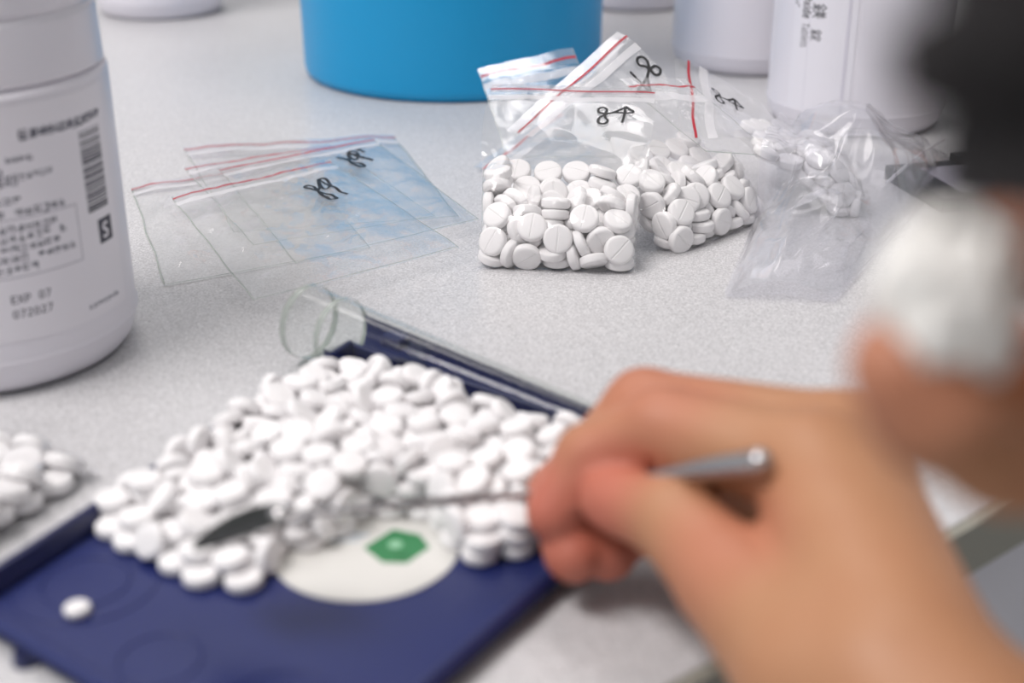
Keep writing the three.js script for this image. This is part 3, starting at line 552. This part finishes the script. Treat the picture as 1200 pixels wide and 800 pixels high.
// ---------------------------------------------------------------- spatula
{
  const blade0 = new THREE.Vector3(-61.3, 24.0, -221.5), neck = new THREE.Vector3(-43.5, 31.0, -220.9), grip = new THREE.Vector3(7.1, 22, -244.5), end = new THREE.Vector3(43.4, 48.9, -208.8);
  const t = thing('spatula', 'slim steel spatula with dark oval blade held in the fingers', 'spatula', [-46.8, 0, -237.4]);
  const dir = neck.clone().sub(blade0).normalize(), side = new THREE.Vector3(0, 1, 0).cross(dir).normalize(), up = dir.clone().cross(side);
  const blade = grid(28, 14, (u, v) => { const a = v * Math.PI * 2, w = 5.6 * Math.sqrt(Math.max(0, 1 - (2 * u - 1) ** 2)) + (u > 0.5 ? 0.9 * (u - 0.5) : 0), q = blade0.clone().addScaledVector(dir, u * 21).addScaledVector(side, Math.cos(a) * w).addScaledVector(up, Math.sin(a) * 0.5 + (Math.cos(a) * w / 5) ** 2 * 0.9 - 0.4); return [q.x, q.y, q.z]; });
  partAt('blade', blade, M.blade, t);
  const curve = new THREE.CatmullRomCurve3([neck.clone().addScaledVector(dir, -1), neck.clone().lerp(grip, 0.3), grip, grip.clone().lerp(end, 0.5), end], false, 'centripetal');
  const radius = (u) => mix(0.75, 1.15, u) + 1.15 * smooth(0.72, 0.95, u), g = new THREE.TubeGeometry(curve, 90, 1, 18), p = g.attributes.position;
  for (let i = 0; i <= 90; i++) { const c = curve.getPointAt(i / 90), k = radius(i / 90) * (i === 90 ? 0.75 : 1); for (let j = 0; j <= 18; j++) { const q = i * 19 + j; p.setXYZ(q, c.x + (p.getX(q) - c.x) * k, c.y + (p.getY(q) - c.y) * k, c.z + (p.getZ(q) - c.z) * k); } }
  g.computeVertexNormals(); partAt('shaft', g, M.steel, t);
  const e = new THREE.SphereGeometry(2.5, 24, 16); e.translate(end.x, end.y, end.z); partAt('end_cap', e, M.steel, t);
  const kn = new THREE.SphereGeometry(1.9, 20, 14); kn.scale(1.3, 0.8, 1.3); kn.translate(neck.x, neck.y + 0.3, neck.z); partAt('neck', kn, M.steel, t);
}

// ---------------------------------------------------------------- the person: hands and arms as smooth skinned bodies
function flesh(chains, cell, palmK, colourAt) {       // chains: lists of bones [x, y, z, r]; the first chain list is the palm, every finger joins it smoothly
  const seg = (p, a, b) => { const bx = b[0] - a[0], by = b[1] - a[1], bz = b[2] - a[2], px = p[0] - a[0], py = p[1] - a[1], pz = p[2] - a[2]; const h = clamp((px * bx + py * by + pz * bz) / (bx * bx + by * by + bz * bz || 1), 0, 1); return Math.hypot(px - bx * h, py - by * h, pz - bz * h) - mix(a[3], b[3], h); };
  const smin = (a, b, k) => { const h = Math.max(k - Math.abs(a - b), 0) / k; return Math.min(a, b) - h * h * k * 0.25; };
  const all = [...chains.palm.flat(), ...chains.fingers.flat()], lo = [1e9, 1e9, 1e9], hi = [-1e9, -1e9, -1e9];
  for (const b of all) for (let k = 0; k < 3; k++) { lo[k] = Math.min(lo[k], b[k] - b[3] - 6); hi[k] = Math.max(hi[k], b[k] + b[3] + 6); }
  const field = (p) => {
    let palm = 1e9; for (const c of chains.palm) for (let i = 0; i + 1 < c.length; i++) palm = smin(palm, seg(p, c[i], c[i + 1]), palmK);
    let d = palm; for (const c of chains.fingers) { let f = 1e9; for (let i = 0; i + 1 < c.length; i++) f = smin(f, seg(p, c[i], c[i + 1]), 2.2); d = Math.min(d, smin(palm, f, 3.5)); }
    return d;
  };
  const n = [0, 1, 2].map((k) => Math.ceil((hi[k] - lo[k]) / cell) + 1), F = new Float32Array(n[0] * n[1] * n[2]), I = (x, y, z) => (z * n[1] + y) * n[0] + x;
  for (let z = 0; z < n[2]; z++) for (let y = 0; y < n[1]; y++) for (let x = 0; x < n[0]; x++) F[I(x, y, z)] = field([lo[0] + x * cell, lo[1] + y * cell, lo[2] + z * cell]);
  const pos = [], col = [], ids = new Map(), ix = [];
  const vert = (x, y, z) => {
    const key = I(x, y, z); if (ids.has(key)) return ids.get(key);
    let sx = 0, sy = 0, sz = 0, m = 0; const c = (k) => F[I(x + (k & 1), y + (k >> 1 & 1), z + (k >> 2))];
    for (let a = 0; a < 8; a++) for (const bit of [1, 2, 4]) { if (a & bit) continue; const b = a | bit, fa = c(a), fb = c(b); if ((fa < 0) === (fb < 0)) continue; const k = fa / (fa - fb); sx += mix(a & 1, b & 1, k); sy += mix(a >> 1 & 1, b >> 1 & 1, k); sz += mix(a >> 2, b >> 2, k); m++; }
    const q = [lo[0] + (x + sx / m) * cell, lo[1] + (y + sy / m) * cell, lo[2] + (z + sz / m) * cell], id = pos.length / 3; pos.push(...q); col.push(...colourAt(q)); ids.set(key, id); return id;
  };
  for (let z = 1; z < n[2] - 1; z++) for (let y = 1; y < n[1] - 1; y++) for (let x = 1; x < n[0] - 1; x++) {
    const a = F[I(x, y, z)] < 0;
    const quad = (p, q, r, s, flip) => { if (flip) ix.push(p, r, q, p, s, r); else ix.push(p, q, r, p, r, s); };
    if (a !== F[I(x + 1, y, z)] < 0) quad(vert(x, y - 1, z - 1), vert(x, y, z - 1), vert(x, y, z), vert(x, y - 1, z), !a);
    if (a !== F[I(x, y + 1, z)] < 0) quad(vert(x - 1, y, z - 1), vert(x - 1, y, z), vert(x, y, z), vert(x, y, z - 1), !a);
    if (a !== F[I(x, y, z + 1)] < 0) quad(vert(x - 1, y - 1, z), vert(x, y - 1, z), vert(x, y, z), vert(x - 1, y, z), !a);
  }
  const g = new THREE.BufferGeometry(); g.setAttribute('position', new THREE.Float32BufferAttribute(pos, 3)); g.setAttribute('color', new THREE.Float32BufferAttribute(col, 3)); g.setIndex(ix); g.computeVertexNormals(); return g;
}
const RIGHT = { palm: [
    [[54.6, 42.5, -216.9, 10.5], [58.9, 33.8, -169.3, 15]],
    [[62.5, 41.1, -227.2, 11], [61.1, 30.0, -172.0, 16]],
    [[65.4, 31.4, -233.9, 10.5], [64.8, 23.4, -177.8, 14]],
    [[67.6, 23.8, -232.7, 9.5], [66.5, 17.6, -180.7, 12]],
    [[49.5, 29.4, -173.9, 13.5], [58.2, 30.8, -167.9, 15]],
    [[59.2, 29.4, -166.2, 16.5], [65.0, 28.5, -156.0, 17], [83.6, 28.2, -138.3, 20], [113.2, 29.0, -103.6, 28]]],
  fingers: [
    [[8.6, 21.5, -237.2, 6], [15.9, 31.7, -241.7, 7], [29.7, 40.6, -238.0, 7.8], [54.6, 42.5, -216.9, 10.5]],
    [[12.5, 13.4, -234.6, 6.2], [10.4, 19.8, -246.2, 7.2], [27.5, 37.7, -252.0, 8.2], [62.5, 41.1, -227.2, 11]],
    [[19.7, 12.1, -237.3, 6.2], [18.1, 14.8, -248.4, 7], [32.6, 28.6, -257.8, 8], [65.4, 31.4, -233.9, 10.5]],
    [[26.9, 14.9, -240.7, 5.5], [31.6, 15.6, -247.7, 6], [45.9, 17.4, -253.9, 6.8], [67.6, 23.8, -232.7, 9.5]],
    [[19.9, 28.5, -230.4, 6.6], [30.0, 31.3, -218.5, 7.8], [38.6, 29.6, -200.3, 9.6], [49.5, 29.4, -173.9, 13.5]]] };
const LEFT = { palm: [
    [[72.0, 91.4, -136.7, 9], [76.1, 114.7, -135.2, 14.4]],
    [[79.0, 85.4, -147.8, 9], [80.8, 112.2, -142.0, 14.4]],
    [[85.2, 82.3, -158.2, 9], [85.7, 109.7, -148.8, 12.6]],
    [[90.7, 81.3, -167.7, 8.1], [89.6, 107.8, -153.8, 11.7]],
    [[79.8, 102.0, -141.4, 10.8], [80.8, 112.2, -142.0, 14.4]],
    [[76.1, 114.7, -135.2, 14.4], [67.7, 134.9, -106.8, 15.3], [63.1, 144.4, -87.1, 18]]],
  fingers: [
    [[38.4, 108.4, -120.6, 5.67], [42.3, 104.0, -120.6, 6.48], [51.9, 97.5, -125.6, 7.2], [72.0, 91.4, -136.7, 9]],
    [[46.4, 111.0, -133.6, 5.4], [49.9, 102.1, -136.5, 6.3], [60.6, 92.3, -139.1, 7.2], [79.0, 85.4, -147.8, 9]],
    [[53.0, 99.1, -148.0, 5.4], [57.9, 92.1, -150.8, 6.3], [68.1, 86.5, -150.2, 6.84], [85.2, 82.3, -158.2, 8.55]],
    [[62.1, 95.3, -162.1, 4.5], [65.9, 89.1, -162.2, 5.4], [75.5, 83.7, -162.8, 5.94], [90.7, 81.3, -167.7, 7.65]],
    [[54.0, 116.9, -136.2, 5.04], [61.8, 113.3, -139.5, 6.48], [72.2, 105.4, -140.9, 8.55], [79.8, 102.0, -141.4, 10.8]]] };

const SLEEVE = [[51.6, 137, -82, 23.5], [52, 160, -88, 28.5], [66, 198, -108, 38]], WAD = [41.9, 114.7, -121.0, 0];
const tint = (tips, reach) => { const base = new THREE.Color(0xb58461), pink = new THREE.Color(0xc26658), knuckle = new THREE.Color(0xa86a4c); return (q) => {
  let a = 0; for (const [x, y, z, s] of tips) { const d = Math.hypot(q[0] - x, q[1] - y, q[2] - z); a = Math.max(a, s * (1 - smooth(4, reach, d))); }
  const n = 0.5 + 0.5 * N3(q[0] * 0.12, q[1] * 0.12, q[2] * 0.12), c = base.clone().lerp(pink, clamp(a, 0, 1)).lerp(knuckle, 0.25 * n); return [c.r, c.g, c.b]; }; };
const tips = (h) => h.fingers.map((c) => [c[0][0], c[0][1], c[0][2], 0.85]).concat(h.fingers.map((c) => [c[2][0], c[2][1] + 5, c[2][2], 0.4]));
{
  const t = thing('person', 'worker whose right hand holds the spatula over the tray, left hand blurred near the lens', 'person', [RIGHT.palm[5][0][0], 0, RIGHT.palm[5][0][2]]);
  partAt('right_arm', flesh(RIGHT, 1.7, 5, tint(tips(RIGHT), 22)), M.skin, t, 'bare right hand and forearm');
  partAt('left_arm', flesh(LEFT, 2, 8, tint(tips(LEFT).map((p) => [p[0], p[1], p[2], p[3] * 0.4]), 16)), M.skin, t, 'blurred left hand at the right edge');
  const limb = (pts, seg = 40) => { const c = new THREE.CatmullRomCurve3(pts.map((p) => new THREE.Vector3(p[0], p[1], p[2]))), g = new THREE.TubeGeometry(c, seg, 1, 40), p = g.attributes.position;
    for (let i = 0; i <= seg; i++) { const q = c.getPointAt(i / seg), k = i / seg * (pts.length - 1), a = Math.min(pts.length - 2, Math.floor(k)), r = mix(pts[a][3], pts[a + 1][3], k - a) * (1 + 0.05 * Math.sin(i * 1.3) + 0.03 * Math.sin(i * 2.9)); for (let j = 0; j <= 40; j++) { const o = i * 41 + j, w = r * (1 + 0.04 * Math.sin(j / 40 * 6.2832 * 3 + i * 0.7)); p.setXYZ(o, q.x + (p.getX(o) - q.x) * w, q.y + (p.getY(o) - q.y) * w, q.z + (p.getZ(o) - q.z) * w); } }
    g.computeVertexNormals(); return g; };
  partAt('sleeve', limb(SLEEVE), M.sleeve, t, 'black sleeve of the left arm');
  const a = RIGHT.palm[5];
  partAt('sleeve', limb([[...a[3].slice(0, 3), 33], [mix(a[2][0], a[3][0], 2), mix(a[2][1], a[3][1], 2), mix(a[2][2], a[3][2], 2), 40]]), M.sleeve, t, 'black sleeve of the right arm');
}
{
  const t = thing('tissue', 'white crumpled tissue pinched in the blurred left hand', 'tissue', [WAD[0], 0, WAD[2]]);
  const g = new THREE.IcosahedronGeometry(1, 24), p = g.attributes.position;
  for (let i = 0; i < p.count; i++) { const x = p.getX(i), y = p.getY(i), z = p.getZ(i), k = 1 + 0.26 * (0.5 - Math.abs(N3(x * 1.6 + 3, y * 1.6, z * 1.6)) * 2) + 0.07 * (0.5 - Math.abs(N3(x * 4, y * 4 + 2, z * 4)) * 2); p.setXYZ(i, WAD[0] + x * k * 6.9, WAD[1] + y * k * 9.6, WAD[2] + z * k * 5.6); }
  g.computeVertexNormals(); partAt('folds', g, M.tissue, t);
}

renderer.render(scene, camera);
